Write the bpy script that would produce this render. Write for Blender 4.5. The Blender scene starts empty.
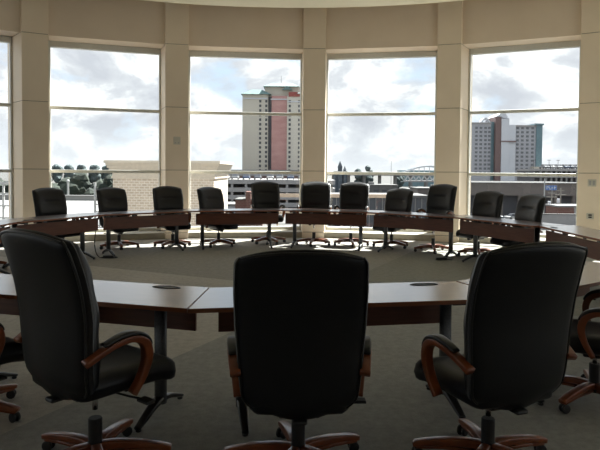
import bpy, math, random
from mathutils import Vector, Matrix
random.seed(7)
PI = math.pi
scene = bpy.context.scene
col = scene.collection

# ------------------------------------------------------------------ materials
def mat(name, c, rough=.6, c2=None, scale=8.0, metal=0.0, spec=.5, bump=0.0, bscale=60.0, detail=4.0, stretch=(1, 1, 1), coat=0.0):
    m = bpy.data.materials.new(name); m.use_nodes = True
    nt = m.node_tree; b = nt.nodes['Principled BSDF']
    b.inputs['Roughness'].default_value = rough
    b.inputs['Metallic'].default_value = metal
    b.inputs['Specular IOR Level'].default_value = spec
    b.inputs['Coat Weight'].default_value = coat
    b.inputs['Base Color'].default_value = (*c, 1)
    tc = nt.nodes.new('ShaderNodeTexCoord')
    mp = nt.nodes.new('ShaderNodeMapping'); mp.inputs['Scale'].default_value = stretch
    nt.links.new(tc.outputs['Object'], mp.inputs['Vector'])
    if c2 is None:
        c2 = tuple(x * .88 for x in c)
    n = nt.nodes.new('ShaderNodeTexNoise'); n.inputs['Scale'].default_value = scale; n.inputs['Detail'].default_value = detail
    nt.links.new(mp.outputs['Vector'], n.inputs['Vector'])
    r = nt.nodes.new('ShaderNodeValToRGB')
    r.color_ramp.elements[0].position = .35; r.color_ramp.elements[0].color = (*c2, 1)
    r.color_ramp.elements[1].position = .65; r.color_ramp.elements[1].color = (*c, 1)
    nt.links.new(n.outputs['Fac'], r.inputs['Fac']); nt.links.new(r.outputs['Color'], b.inputs['Base Color'])
    if bump > 0:
        n2 = nt.nodes.new('ShaderNodeTexNoise'); n2.inputs['Scale'].default_value = bscale; n2.inputs['Detail'].default_value = 3
        nt.links.new(tc.outputs['Object'], n2.inputs['Vector'])
        bp = nt.nodes.new('ShaderNodeBump'); bp.inputs['Strength'].default_value = bump; bp.inputs['Distance'].default_value = .004
        nt.links.new(n2.outputs['Fac'], bp.inputs['Height']); nt.links.new(bp.outputs['Normal'], b.inputs['Normal'])
    return m

def brick_mat(name, c, c2, mortar, scale):
    m = mat(name, c, .85); nt = m.node_tree; b = nt.nodes['Principled BSDF']
    tc = [n for n in nt.nodes if n.type == 'TEX_COORD'][0]
    sp = nt.nodes.new('ShaderNodeSeparateXYZ'); cb = nt.nodes.new('ShaderNodeCombineXYZ'); ad = nt.nodes.new('ShaderNodeMath')
    nt.links.new(tc.outputs['Object'], sp.inputs[0])
    nt.links.new(sp.outputs['X'], ad.inputs[0]); nt.links.new(sp.outputs['Y'], ad.inputs[1])
    nt.links.new(ad.outputs[0], cb.inputs['X']); nt.links.new(sp.outputs['Z'], cb.inputs['Y'])
    br = nt.nodes.new('ShaderNodeTexBrick'); br.inputs['Scale'].default_value = scale
    br.inputs['Color1'].default_value = (*c, 1); br.inputs['Color2'].default_value = (*c2, 1); br.inputs['Mortar'].default_value = (*mortar, 1)
    br.inputs['Mortar Size'].default_value = .03
    nt.links.new(cb.outputs[0], br.inputs['Vector']); nt.links.new(br.outputs['Color'], b.inputs['Base Color'])
    return m

M = {}
M['plaster'] = mat('wall plaster', (.76, .645, .525), .75, (.73, .615, .495), 1.5, bump=.08, bscale=120)
M['pier'] = mat('pier stone panel', (.80, .69, .555), .6, (.77, .66, .525), 2.0, bump=.05, bscale=90)
M['joint'] = mat('panel joint', (.30, .25, .19), .9)
M['reveal'] = mat('reveal paint', (.80, .71, .55), .6)
M['ceiling'] = mat('ceiling paint', (.86, .81, .67), .8, (.84, .79, .65), 1)
M['trim'] = mat('curb paint', (.36, .33, .26), .6)
M['alu'] = mat('anodised aluminium', (.66, .67, .63), .45, (.62, .63, .59), 30, metal=.15)
M['leather'] = mat('black leather', (.0052, .0058, .0075), .42, (.004, .0045, .006), 14, spec=.36, bump=.12, bscale=160)
M['leather_pad'] = mat('black arm pad', (.012, .012, .012), .35, spec=.5)
M['piping'] = mat('black piping', (.012, .012, .012), .34, spec=.5)
M['wood'] = mat('cherry wood', (.22, .056, .016), .32, (.14, .033, .010), 9, stretch=(1, 1, 1), spec=.5, coat=.25)
M['plastic'] = mat('black plastic', (.012, .012, .013), .42)
M['chrome'] = mat('chrome', (.6, .6, .6), .15, metal=1)
M['top'] = mat('mahogany laminate top', (.135, .080, .066), .30, (.110, .062, .050), 5, stretch=(1, 12, 1), spec=1.0, coat=1.0)
M['top'].node_tree.nodes['Principled BSDF'].inputs['Coat Roughness'].default_value = .22
M['edge'] = mat('mahogany edge', (.26, .09, .038), .35, (.19, .064, .026), 7, stretch=(1, 1, 8))
M['panel'] = mat('mahogany panel', (.14, .047, .025), .38, (.10, .033, .018), 6, stretch=(1, 1, 9))
M['legmetal'] = mat('grey leg metal', (.13, .135, .14), .42, (.09, .094, .10), 90, metal=.6)
M['foot'] = mat('black foot', (.012, .012, .013), .3)
M['plate'] = mat('grey switch plate', (.58, .55, .47), .4)
M['cord'] = mat('black cord', (.012, .012, .012), .5)
# exterior
M['ground'] = mat('city ground', (.060, .058, .054), .9, (.045, .045, .042), .03, detail=8)
M['road'] = mat('pale concrete road', (.10, .095, .09), .9, (.085, .082, .078), .2)
M['whiteroof'] = mat('white roof membrane', (.20, .196, .19), .8, (.18, .177, .174), .5)
M['parapet'] = mat('grey parapet', (0.248, 0.248, 0.236), .8)
M['beige_brick'] = brick_mat('beige brick', (.62, .50, .38), (.50, .40, .30), (.78, .70, .58), 2.2)
M['beige'] = mat('beige stone', (.66, .57, .45), .8)
M['tan'] = mat('tan facade', (.53, .49, .41), .85, (.49, .45, .38), .1)
M['tan_light'] = mat('light tan facade', (.60, .56, .48), .85)
M['teal'] = mat('teal roof', (.12, .20, .19), .7, (.10, .17, .165), .3)
M['pink'] = mat('pink glass', (.48, .26, .23), .25, (.40, .20, .18), .15, stretch=(1, 1, 3))
M['red'] = mat('red sign band', (0.285, 0.062, 0.050), .6)
M['darkwin'] = mat('dark window', (.06, .065, .075), .25)
M['greyfac'] = mat('grey facade', (.40, .40, .42), .85, (.37, .37, .39), .1)
M['palefac'] = mat('pale facade', (.58, .59, .62), .8, (.54, .55, .58), .1)
M['rosefac'] = mat('rose brown pier', (0.186, 0.124, 0.118), .8)
M['roofdark'] = mat('dark roof felt', (.035, .034, .033), .9)
M['greywin'] = mat('grey window', (.13, .135, .15), .3)
M['bluegl'] = mat('blue glass', (0.136, 0.223, 0.248), .3, (0.105, 0.180, 0.205), .2)
M['slab'] = mat('garage slab', (0.322, 0.310, 0.304), .85, (0.285, 0.273, 0.267), .2)
M['slabgrey'] = mat('grey garage slab', (0.223, 0.217, 0.211), .85)
M['openshade'] = mat('shade in openings', (.10, .10, .11), .9)  # dark colour stands in for shade inside open decks and recesses
M['brown'] = mat('brown warehouse', (0.146, 0.127, 0.115), .85, (0.130, 0.112, 0.102), .2)
M['redbrick'] = brick_mat('red brick', (0.161, 0.062, 0.046), (0.130, 0.050, 0.037), (0.186, 0.136, 0.112), .8)
M['roofgrey'] = mat('grey roof', (.11, .108, .104), .85, (.085, .083, .08), .2)
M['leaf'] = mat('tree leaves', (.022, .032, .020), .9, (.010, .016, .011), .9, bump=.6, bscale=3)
M['leaf_hazed'] = mat('haze-tinted leaves', (.075, .10, .10), .9, (.055, .075, .075), .4)  # distance haze mixed into the leaf colour as a paler blue-green
M['trunk'] = mat('bark', (.10, .075, .05), .9)
M['whitemetal'] = mat('white painted metal', (0.384, 0.384, 0.372), .5)
M['railtan'] = mat('tan rail', (0.384, 0.310, 0.248), .6)
M['polewood'] = mat('weathered pole', (0.223, 0.205, 0.180), .9)
M['blue_sign'] = mat('blue sign face', (0.062, 0.136, 0.341), .5)
M['signwhite'] = mat('sign white', (0.496, 0.496, 0.496), .5)
M['slate'] = mat('slate stone', (0.081, 0.099, 0.118), .8)
CARS = [mat('car paint white', (0.372, 0.372, 0.372), .3), mat('car paint grey', (0.124, 0.136, 0.155), .3), mat('car paint blue', (0.062, 0.087, 0.149), .3), mat('car paint silver', (0.260, 0.267, 0.273), .3)]

def glass_mat():
    m = bpy.data.materials.new('window glass'); m.use_nodes = True
    nt = m.node_tree; nt.nodes.clear()
    o = nt.nodes.new('ShaderNodeOutputMaterial'); mx = nt.nodes.new('ShaderNodeMixShader')
    t = nt.nodes.new('ShaderNodeBsdfTransparent'); t.inputs['Color'].default_value = (.93, .95, .95, 1)
    g = nt.nodes.new('ShaderNodeBsdfGlossy'); g.inputs['Roughness'].default_value = .02
    f = nt.nodes.new('ShaderNodeLayerWeight'); f.inputs['Blend'].default_value = .5
    pw = nt.nodes.new('ShaderNodeMath'); pw.operation = 'POWER'; pw.inputs[1].default_value = 5
    ma = nt.nodes.new('ShaderNodeMath'); ma.operation = 'MULTIPLY_ADD'; ma.inputs[1].default_value = .9; ma.inputs[2].default_value = .04
    nt.links.new(f.outputs['Facing'], pw.inputs[0]); nt.links.new(pw.outputs[0], ma.inputs[0])
    nt.links.new(ma.outputs[0], mx.inputs[0]); nt.links.new(t.outputs[0], mx.inputs[1]); nt.links.new(g.outputs[0], mx.inputs[2])
    nt.links.new(mx.outputs[0], o.inputs['Surface'])
    return m
M['glass'] = glass_mat()

def carpet_mat():
    # four quadrants of slightly different carpet tile meeting at a point in the ring of tables
    m = bpy.data.materials.new('carpet'); m.use_nodes = True
    nt = m.node_tree; b = nt.nodes['Principled BSDF']; b.inputs['Roughness'].default_value = .95
    b.inputs['Specular IOR Level'].default_value = .1
    tc = nt.nodes.new('ShaderNodeTexCoord')
    mp = nt.nodes.new('ShaderNodeMapping')
    mp.vector_type = 'TEXTURE'
    mp.inputs['Location'].default_value = (.33, 7.4, 0)
    mp.inputs['Rotation'].default_value = (0, 0, math.radians(-26))
    nt.links.new(tc.outputs['Object'], mp.inputs['Vector'])
    sp = nt.nodes.new('ShaderNodeSeparateXYZ'); nt.links.new(mp.outputs['Vector'], sp.inputs[0])
    gx = nt.nodes.new('ShaderNodeMath'); gx.operation = 'GREATER_THAN'; gx.inputs[1].default_value = 0
    gy = nt.nodes.new('ShaderNodeMath'); gy.operation = 'GREATER_THAN'; gy.inputs[1].default_value = 0
    nt.links.new(sp.outputs['X'], gx.inputs[0]); nt.links.new(sp.outputs['Y'], gy.inputs[0])
    def mix(fac, a, c):
        x = nt.nodes.new('ShaderNodeMix'); x.data_type = 'RGBA'
        nt.links.new(fac, x.inputs['Factor'])
        for s, v in ((x.inputs[6], a), (x.inputs[7], c)):
            if isinstance(v, tuple): s.default_value = (*v, 1)
            else: nt.links.new(v, s)
        return x.outputs[2]
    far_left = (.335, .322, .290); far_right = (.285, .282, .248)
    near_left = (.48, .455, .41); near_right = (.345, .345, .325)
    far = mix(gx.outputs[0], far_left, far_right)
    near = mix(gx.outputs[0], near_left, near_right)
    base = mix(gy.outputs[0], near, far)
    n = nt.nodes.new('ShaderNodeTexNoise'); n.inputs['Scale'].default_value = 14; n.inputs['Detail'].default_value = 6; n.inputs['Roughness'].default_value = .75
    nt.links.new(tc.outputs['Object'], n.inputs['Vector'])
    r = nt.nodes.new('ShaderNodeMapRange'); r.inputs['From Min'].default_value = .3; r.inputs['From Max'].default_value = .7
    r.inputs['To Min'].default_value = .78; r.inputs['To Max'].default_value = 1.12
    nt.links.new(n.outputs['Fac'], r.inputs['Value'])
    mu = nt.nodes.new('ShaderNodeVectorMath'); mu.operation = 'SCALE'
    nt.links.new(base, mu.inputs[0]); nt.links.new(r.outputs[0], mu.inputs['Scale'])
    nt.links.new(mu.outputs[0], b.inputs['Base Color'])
    n2 = nt.nodes.new('ShaderNodeTexNoise'); n2.inputs['Scale'].default_value = 90; n2.inputs['Detail'].default_value = 3
    nt.links.new(tc.outputs['Object'], n2.inputs['Vector'])
    bp = nt.nodes.new('ShaderNodeBump'); bp.inputs['Strength'].default_value = .5; bp.inputs['Distance'].default_value = .01
    nt.links.new(n2.outputs['Fac'], bp.inputs['Height']); nt.links.new(bp.outputs['Normal'], b.inputs['Normal'])
    return m
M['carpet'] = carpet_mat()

# ------------------------------------------------------------------ mesh builder
class MB:
    def __init__(s): s.v = []; s.f = []
    def add(s, vs, fs):
        n = len(s.v); s.v += [tuple(v) for v in vs]; s.f += [tuple(i + n for i in f) for f in fs]
    def box(s, x0, x1, y0, y1, z0, z1, mtx=None):
        vs = [Vector((x, y, z)) for z in (z0, z1) for y in (y0, y1) for x in (x0, x1)]
        if mtx: vs = [mtx @ v for v in vs]
        s.add(vs, [(0, 2, 3, 1), (4, 5, 7, 6), (0, 1, 5, 4), (1, 3, 7, 5), (3, 2, 6, 7), (2, 0, 4, 6)])
    def prism(s, poly, z0, z1):
        n = len(poly)
        a = sum(poly[i][0] * poly[(i + 1) % n][1] - poly[(i + 1) % n][0] * poly[i][1] for i in range(n))
        if a < 0: poly = poly[::-1]
        vs = [(x, y, z0) for x, y in poly] + [(x, y, z1) for x, y in poly]
        fs = [tuple(range(n - 1, -1, -1)), tuple(range(n, 2 * n))]
        fs += [(i, (i + 1) % n, n + (i + 1) % n, n + i) for i in range(n)]
        s.add(vs, fs)
    def lathe(s, prof, seg=16, mtx=None):
        # prof: (radius, z) bottom to top, closed with caps
        vs = []; fs = []
        for r, z in prof:
            for k in range(seg):
                a = 2 * PI * k / seg; vs.append(Vector((r * math.cos(a), r * math.sin(a), z)))
        for i in range(len(prof) - 1):
            for k in range(seg):
                k2 = (k + 1) % seg
                fs.append((i * seg + k, i * seg + k2, (i + 1) * seg + k2, (i + 1) * seg + k))
        fs.append(tuple(range(seg - 1, -1, -1))); fs.append(tuple(range((len(prof) - 1) * seg, len(prof) * seg)))
        if mtx: vs = [mtx @ v for v in vs]
        s.add(vs, fs)
    def sweep(s, path, sect, up=Vector((0, 0, 1)), side=None, scales=None, closed=False):
        # sect: list of (a, b) offsets along side and normal
        P = [Vector(p) for p in path]; n = len(P); m = len(sect); vs = []; fs = []
        for i, p in enumerate(P):
            if closed: t = P[(i + 1) % n] - P[i - 1]
            else: t = P[min(i + 1, n - 1)] - P[max(i - 1, 0)]
            t.normalize()
            if side is not None: sd = Vector(side) - t * t.dot(Vector(side)); sd.normalize()
            else:
                u = up if abs(t.dot(up)) < .97 else Vector((0, 1, 0))
                sd = t.cross(u).normalized()
            nn = sd.cross(t).normalized()
            k = scales[i] if scales else 1
            k = k if isinstance(k, tuple) else (k, k)
            for a, b in sect: vs.append(p + sd * a * k[0] + nn * b * k[1])
        for i in range(n if closed else n - 1):
            i2 = (i + 1) % n
            for j in range(m):
                j2 = (j + 1) % m
                fs.append((i * m + j, i2 * m + j, i2 * m + j2, i * m + j2))
        if not closed:
            fs.append(tuple(range(m))); fs.append(tuple(range(n * m - 1, (n - 1) * m - 1, -1)))
        s.add(vs, fs)
    def tube(s, path, r, seg=8, closed=False):
        s.sweep(path, [(r * math.cos(2 * PI * k / seg), r * math.sin(2 * PI * k / seg)) for k in range(seg)], closed=closed)
    def blob(s, c, r, sub=2, jit=.2, sq=(1, 1, 1)):
        import bmesh
        b = bmesh.new(); bmesh.ops.create_icosphere(b, subdivisions=sub, radius=1)
        vs = []
        for v in b.verts:
            k = 1 + random.uniform(-jit, jit); vs.append((c[0] + v.co.x * r * k * sq[0], c[1] + v.co.y * r * k * sq[1], c[2] + v.co.z * r * k * sq[2]))
        fs = [tuple(v.index for v in f.verts) for f in b.faces]; b.free(); s.add(vs, fs)
    def build(s, name, m, parent=None, smooth=False, bevel=0, bseg=2, loc=None):
        import bmesh
        me = bpy.data.meshes.new(name); me.from_pydata(s.v, [], s.f)
        b = bmesh.new(); b.from_mesh(me); bmesh.ops.recalc_face_normals(b, faces=b.faces); b.to_mesh(me); b.free()
        for mm in (m if isinstance(m, list) else [m]): me.materials.append(mm)
        if smooth: me.polygons.foreach_set('use_smooth', [True] * len(me.polygons))
        o = bpy.data.objects.new(name, me); col.objects.link(o)
        if parent: o.parent = parent
        if loc: o.location = loc
        if bevel:
            md = o.modifiers.new('bevel', 'BEVEL'); md.width = bevel; md.segments = bseg; md.limit_method = 'ANGLE'; md.angle_limit = .6
            if not smooth:
                me.polygons.foreach_set('use_smooth', [True] * len(me.polygons))
                md.harden_normals = True
        return o

def tag(o, label=None, cat=None, group=None, kind=None):
    if label: o['label'] = label
    if cat: o['category'] = cat
    if group: o['group'] = group
    if kind: o['kind'] = kind
    return o
def empty(name, loc=(0, 0, 0), rz=0, **k):
    o = bpy.data.objects.new(name, None); col.objects.link(o); o.location = loc; o.rotation_euler = (0, 0, rz)
    o.empty_display_size = .2
    return tag(o, **k)
def copy_tree(o, parent=None):
    c = o.copy(); col.objects.link(c)
    if parent: c.parent = parent
    for ch in [x for x in o.children]: copy_tree(ch, c)
    return c
def rrect(w, h, r, n=4):
    pts = []
    for cx, cy, a0 in ((w - r, h - r, 0), (-w + r, h - r, 90), (-w + r, -h + r, 180), (w - r, -h + r, 270)):
        for k in range(n + 1):
            a = math.radians(a0 + 90 * k / n); pts.append((cx + r * math.cos(a), cy + r * math.sin(a)))
    return pts
def catmull(pts, n=6):
    P = [Vector(p) for p in pts]; P = [P[0] * 2 - P[1]] + P + [P[-1] * 2 - P[-2]]; out = []
    for i in range(1, len(P) - 2):
        for k in range(n):
            t = k / n
            out.append(.5 * ((2 * P[i]) + (-P[i - 1] + P[i + 1]) * t + (2 * P[i - 1] - 5 * P[i] + 4 * P[i + 1] - P[i + 2]) * t * t + (-P[i - 1] + 3 * P[i] - 3 * P[i + 1] + P[i + 2]) * t ** 3))
    out.append(P[-2]); return out

# ------------------------------------------------------------------ room shell (a rotunda)
RC = Vector((0, 2.3)); RW = 10.9
def rp(r, deg): a = math.radians(deg); return Vector((RC.x + r * math.sin(a), RC.y + r * math.cos(a)))
# plan positions of the pillar fronts round the bowed window wall, left to right
PIERS = {-5: (-10.72, 5.50), -4: (-9.50, 8.08), -3: (-7.66, 10.27), -2: (-5.325, 11.90), -1: (-2.68, 12.84), 0: (.302, 13.2), 1: (3.16, 12.66), 2: (5.68, 11.50), 3: (7.85, 9.68), 4: (9.48, 7.35), 5: (10.45, 4.68)}
for q in range(6, 19):                         # unseen bays added round behind the camera, mainly for their window light
    PIERS[q] = (10.72 * math.sin(math.radians(77.2 + (q - 5) * 14.95)), 2.3 + 10.72 * math.cos(math.radians(77.2 + (q - 5) * 14.95)))
PIERS[19] = PIERS[-5]
def ang(k):                                    # facing azimuth of pillar k, clockwise from straight ahead
    a = PIERS.get(k - 1, PIERS[k]); b = PIERS.get(k + 1, PIERS[k])
    return math.degrees(math.atan2(-(b[1] - a[1]), b[0] - a[0]))
PW = .246; DEEP = .68
BAYDIR = {-3: (-43, -42), -2: (-23, -22), -1: (-10.5, -2.5), 0: (5, 13), 1: (31, 27)}; TOP = 5.75; LINT = 4.22; JH = (.13, 1.5, 2.865, 4.22)
def nrm(k):                                    # outward normal of bay k (between pier k and k+1)
    k0, k1 = (k, k + 1) if k in PIERS and k + 1 in PIERS else ((k + 1, k + 2) if k + 1 in PIERS else (k - 1, k))
    a, b = PIERS[k0], PIERS[k1]; t = Vector((b[0] - a[0], b[1] - a[1])).normalized(); return Vector((-t.y, t.x))
def jamb(k, side):
    if k in BAYDIR: a = math.radians(BAYDIR[k][side]); return Vector((math.sin(a), math.cos(a)))
    return nrm(k)
def pier_pts(k):
    c = Vector(PIERS[k]); a = math.radians(ang(k)); t = Vector((math.cos(a), -math.sin(a)))
    return c - t * PW, c + t * PW
WIN = [k for k in range(-5, 19) if not 9 <= k <= 14]                            # window bays
def pier(k):
    m = MB(); l, r = pier_pts(k); nl, nr = jamb(k - 1, 1), jamb(k, 0)
    back_l, back_r = l + nl * (DEEP + .25), r + nr * (DEEP + .25)
    zs = [-.3] + list(JH) + [TOP]
    for i in range(len(zs) - 1):
        g = .006
        m.prism([tuple(l), tuple(r), tuple(back_r), tuple(back_l)], zs[i] + (g if i else 0), zs[i + 1] - (g if i < len(zs) - 2 else 0))
    o = m.build('pillar', M['pier'], bevel=.004, bseg=1)
    tag(o, kind='structure')
    j = MB(); ins = .008; c = (l + r) / 2
    a = math.radians(ang(k)); t = Vector((math.cos(a), -math.sin(a))); n = Vector((math.sin(a), math.cos(a)))
    l2, r2 = l + t * ins + n * ins, r - t * ins + n * ins
    j.prism([tuple(l2), tuple(r2), tuple(r2 + nr * (DEEP + .2)), tuple(l2 + nl * (DEEP + .2))], -.29, TOP - .01)
    j.build('joint_core', M['joint'], o)
    return o
for k in PIERS:
    if k < 19: pier(k)
def bay_frame(k):
    _, a = pier_pts(k); b, _ = pier_pts(k + 1); return a, b, jamb(k, 0), jamb(k, 1)
def lintel(k):
    a, b, n, n2 = bay_frame(k); m = MB(); i = .09
    m.prism([tuple(a + n * i), tuple(b + n2 * i), tuple(b + n2 * (DEEP + .25)), tuple(a + n * (DEEP + .25))], LINT, TOP)
    tag(m.build('wall_lintel', M['plaster']), kind='structure')
def curb(k, num):
    a, b, n, n2 = bay_frame(k); m = MB()
    m.prism([tuple(a + n * .05), tuple(b + n2 * .05), tuple(b + n2 * (DEEP + .2)), tuple(a + n * (DEEP + .2))], -.3, .13)
    tag(m.build('trim_%d' % num, M['trim'], bevel=.008), kind='structure')
def window(k, num):
    a, b, n, n2 = bay_frame(k); a = a + n * (DEEP - .02); b = b + n2 * (DEEP - .02); c = (a + b) / 2; t = (b - a).normalized(); w = (b - a).length / 2; n = Vector((-t.y, t.x))
    mtx = Matrix(((t.x, n.x, 0, c.x), (t.y, n.y, 0, c.y), (0, 0, 1, 0), (0, 0, 0, 1)))
    root = empty('window_%d' % num, kind='structure'); root.matrix_world = mtx
    f = MB(); z0, z1 = .13, LINT; fw = .036
    f.box(-w, -w + fw, -.06, .07, z0, z1); f.box(w - fw, w, -.06, .07, z0, z1)
    f.box(-w + fw, w - fw, -.06, .07, z1 - .125, z1); f.box(-w + fw, w - fw, -.06, .07, z0, z0 + .07)
    f.box(-w + fw, w - fw, -.05, .06, 1.425, 1.49); f.box(-w + fw, w - fw, -.05, .06, 2.785, 2.85)
    f.build('window_frame', M['alu'], root, bevel=.006, bseg=1)
    for za, zb in ((z0 + .07, 1.425), (1.49, 2.785), (2.85, z1 - .125)):
        p = MB(); p.box(-w + fw, w - fw, .005, .011, za, zb); p.build('pane', M['glass'], root)
for k in range(9, 15):                         # unseen rear bays, closed to hold back light from behind
    a, b, n, n2 = bay_frame(k); m = MB(); m.prism([tuple(a + n * .09), tuple(b + n2 * .09), tuple(b + n2 * .9), tuple(a + n * .9)], -.3, TOP)
    tag(m.build('wall_near', M['plaster']), kind='structure')
for num, k in enumerate(WIN, 1): lintel(k); curb(k, num); window(k, num)
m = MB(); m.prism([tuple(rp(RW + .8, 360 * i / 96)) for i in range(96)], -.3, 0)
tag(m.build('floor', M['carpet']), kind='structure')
m = MB(); m.prism([(-.22 + 10.0 * math.sin(2 * PI * i / 160), 2.6 + 10.0 * math.cos(2 * PI * i / 160)) for i in range(160)], 4.95, 5.25)
m.prism([tuple(rp(RW + .9, 360 * i / 96)) for i in range(96)], TOP, TOP + .3)
tag(m.build('ceiling', M['ceiling']), kind='structure')
# wall plates
def plate(k, dx, z, w, h, label, marks):
    a = math.radians(ang(k)); t = Vector((math.cos(a), -math.sin(a))); n = Vector((math.sin(a), math.cos(a))); c = Vector(PIERS[k]) + t * dx
    o = empty('wall_plate', label=label, cat='wall plate', group='plates on the pillars')
    o.matrix_world = Matrix(((t.x, n.x, 0, c.x), (t.y, n.y, 0, c.y), (0, 0, 1, z), (0, 0, 0, 1)))
    p = MB(); p.box(-w, w, -.012, .0, -h, h); p.build('cover', M['plate'], o, bevel=.003)
    for x0, x1, y0, y1 in marks:
        q = MB(); q.box(x0, x1, -.017, -.011, y0, y1); q.build('switch', M['whitemetal'] if h > .06 else M['plastic'], o, bevel=.001)
plate(-1, -.0, 2.14, .075, .085, 'small grey switch plate with two light toggles high on the second pillar', [(-.05, -.02, -.06, -.035), (.02, .05, -.06, -.035)])
plate(2, .01, 1.31, .075, .07, 'square pale plate at eye level on the right-hand pillar', [(-.05, -.012, -.045, .045), (.012, .05, -.045, .045)])
plate(2, -.01, .66, .065, .058, 'dull grey outlet plate low on the right-hand pillar just above the table', [(-.03, .03, -.035, -.008), (-.03, .03, .008, .035)])

# ------------------------------------------------------------------ tables
TC = Vector((-.35, 7.6)); TN = 14; TA = 360 / TN; RI = 3.8; TD = .58
def tv(r, deg): a = math.radians(deg); return Vector((TC.x + r * math.sin(a), TC.y + r * math.cos(a)))
half = math.radians(TA / 2); LI = RI * math.sin(half) - .002; LO = (RI * math.cos(half) + TD) * math.tan(half) - .002
RMID = RI * math.cos(half) + TD / 2
def make_table():
    root = empty('conference_table')
    h = TD / 2
    m = MB(); m.prism([(-LO, -h), (LO, -h), (LI, h), (-LI, h)], .714, .74)
    o = m.build('tabletop', [M['top'], M['edge']], root, bevel=.003)
    for p in o.data.polygons:
        if abs(p.normal.z) < .5: p.material_index = 1
    m = MB(); m.box(-.79, .79, .205, .223, .47, .682); m.build('modesty_panel', M['panel'], root, bevel=.003)
    for x in (-.62, -.28, .28, .62):
        m = MB(); m.box(x - .03, x + .03, .190, .206, .60, .714); m.box(x - .03, x + .03, .12, .206, .704, .715); m.build('panel_bracket', M['legmetal'], root)
    for s in (-1, 1):
        m = MB(); x = .655 * s
        m.sweep([(x, 0, .07), (x, 0, .70)], rrect(.036, .026, .018, 4), side=(1, 0, 0))
        c = m.build('leg', M['legmetal'], root, bevel=0)
        c.data.polygons.foreach_set('use_smooth', [len(p.vertices) == 4 for p in c.data.polygons])
        m = MB(); m.box(x - .05, x + .05, -.22, .20, .69, .714); m.build('top_plate', M['foot'], c, bevel=.004)
        m = MB(); path = catmull([(x, -.27, .020), (x, -.20, .045), (x, -.09, .085), (x, 0, .098), (x, .09, .085), (x, .20, .045), (x, .27, .020)], 5)
        n = len(path); sc = [(.55 + .45 * (1 - abs(2 * i / (n - 1) - 1)), .6 + .6 * (1 - abs(2 * i / (n - 1) - 1))) for i in range(n)]
        m.sweep(path, rrect(.035, .017, .012, 3), side=(1, 0, 0), scales=sc)
        f = m.build('foot', M['foot'], c, smooth=True)
        for y in (-.255, .255):
            g = MB(); g.lathe([(.016, 0), (.018, .004), (.014, .018)], 12, Matrix.Translation((x, y, 0))); g.build('glide', M['plastic'], c, smooth=True)
    # flush oval cable port near the inner edge
    m = MB(); m.lathe([(1, 0), (1, .0035), (.86, .006), (.80, .003), (.01, .003)], 28, Matrix.Translation((.585, .20, .7395)) @ Matrix.Diagonal((.10, .034, 1, 1)))
    o = m.build('cable_port', M['plastic'], root, smooth=False); o['label'] = 'flush black oval cable port in the tabletop'
    return root
T_LABEL = {
    -4: 'dark conference table mostly cut off by the left edge of the photo',
    -3: 'dark conference table before the left-hand pillar, behind the near left chair',
    -2: 'dark conference table in front of the brick tower, leg and hanging cord at its left',
    -1: 'dark conference table in the far arc, below the tan hotel with teal roofs',
    0: 'dark conference table in the middle of the far arc, before the central pillar',
    1: 'dark conference table in the far arc below the skyline window',
    2: 'dark conference table in the far arc in front of the pale grey stepped hotel',
    3: 'dark conference table curving towards us before the right-hand pillar',
    4: 'dark conference table mostly cut off by the right edge, below the right-hand pillar',
    5: 'glossy conference table just seen past the right side of the near right chair',
    6: 'glossy brown conference table across the middle, in front of the near centre chair',
    -7: 'glossy brown conference table angled left, behind the near left chair armrest',
    -6: 'conference table hidden behind the near left chair back, at the far lower left'}
NEAR_T = {3: (89.2, 3.74, 7.60), 4: (116, 3.355, 5.79), 6: (170, .300, 3.665), -7: (195.7, -1.478, 3.763), 5: (144.3, 1.95, 4.36), -6: (221.4, -3.05, 4.64)}
proto = None
for k in (0, 1, 2, 3, 4, 5, 6, -1, -2, -3, -4, -6, -7):
    t = make_table() if proto is None else copy_tree(proto); proto = proto or t
    d = TA * (k + .5); c = tv(RMID, d)
    if k in NEAR_T: d, c = NEAR_T[k][0], Vector(NEAR_T[k][1:])       # the near side sits slightly off the circle
    t.location = (c.x, c.y, 0); t.rotation_euler = (0, 0, PI - math.radians(d))
    tag(t, T_LABEL[k], 'table', 'conference tables set in a ring')

# ------------------------------------------------------------------ chairs
def back_geo():
    nu, nv = 22, 44
    def halfw(z):
        pts = [(.33, .225), (.45, .262), (.60, .275), (.80, .288), (.95, .291), (1.05, .287), (1.17, .276)]
        for (z0, w0), (z1, w1) in zip(pts, pts[1:]):
            if z <= z1: t = max(0, (z - z0) / (z1 - z0)); t = t * t * (3 - 2 * t) * .5 + t * .5; return w0 + (w1 - w0) * t
        return pts[-1][1]
    def yc(z):    # profile of the back's mid surface, sat-on side is +y
        pts = [(.33, -.185), (.45, -.235), (.60, -.245), (.75, -.250), (.90, -.275), (1.05, -.320), (1.18, -.375)]
        for (z0, w0), (z1, w1) in zip(pts, pts[1:]):
            if z <= z1: t = max(0, (z - z0) / (z1 - z0)); return w0 + (w1 - w0) * t
        return pts[-1][1]
    def smooth_y(z): return (yc(z - .05) + 2 * yc(z) + yc(z + .05)) / 4
    def surf(a, b, scale=1.0):
        zt = 1.162 - .040 * abs(a) ** 2.4; zb = .335 + .045 * abs(a) ** 2
        z = zb + (zt - zb) * (b + 1) / 2
        w = halfw(z)
        dt = (zt - z); r = .036
        if dt < r: w -= (r - math.sqrt(max(0, r * r - (r - dt) ** 2))) * .7
        db = (z - zb); r2 = .10
        if db < r2: w -= (r2 - math.sqrt(max(0, r2 * r2 - (r2 - db) ** 2))) * .7
        wrap = .045 * a * a                     # the sides wrap forward
        return a * w * 1.07, smooth_y(z) + wrap, z
    return nu, nv, surf
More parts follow.
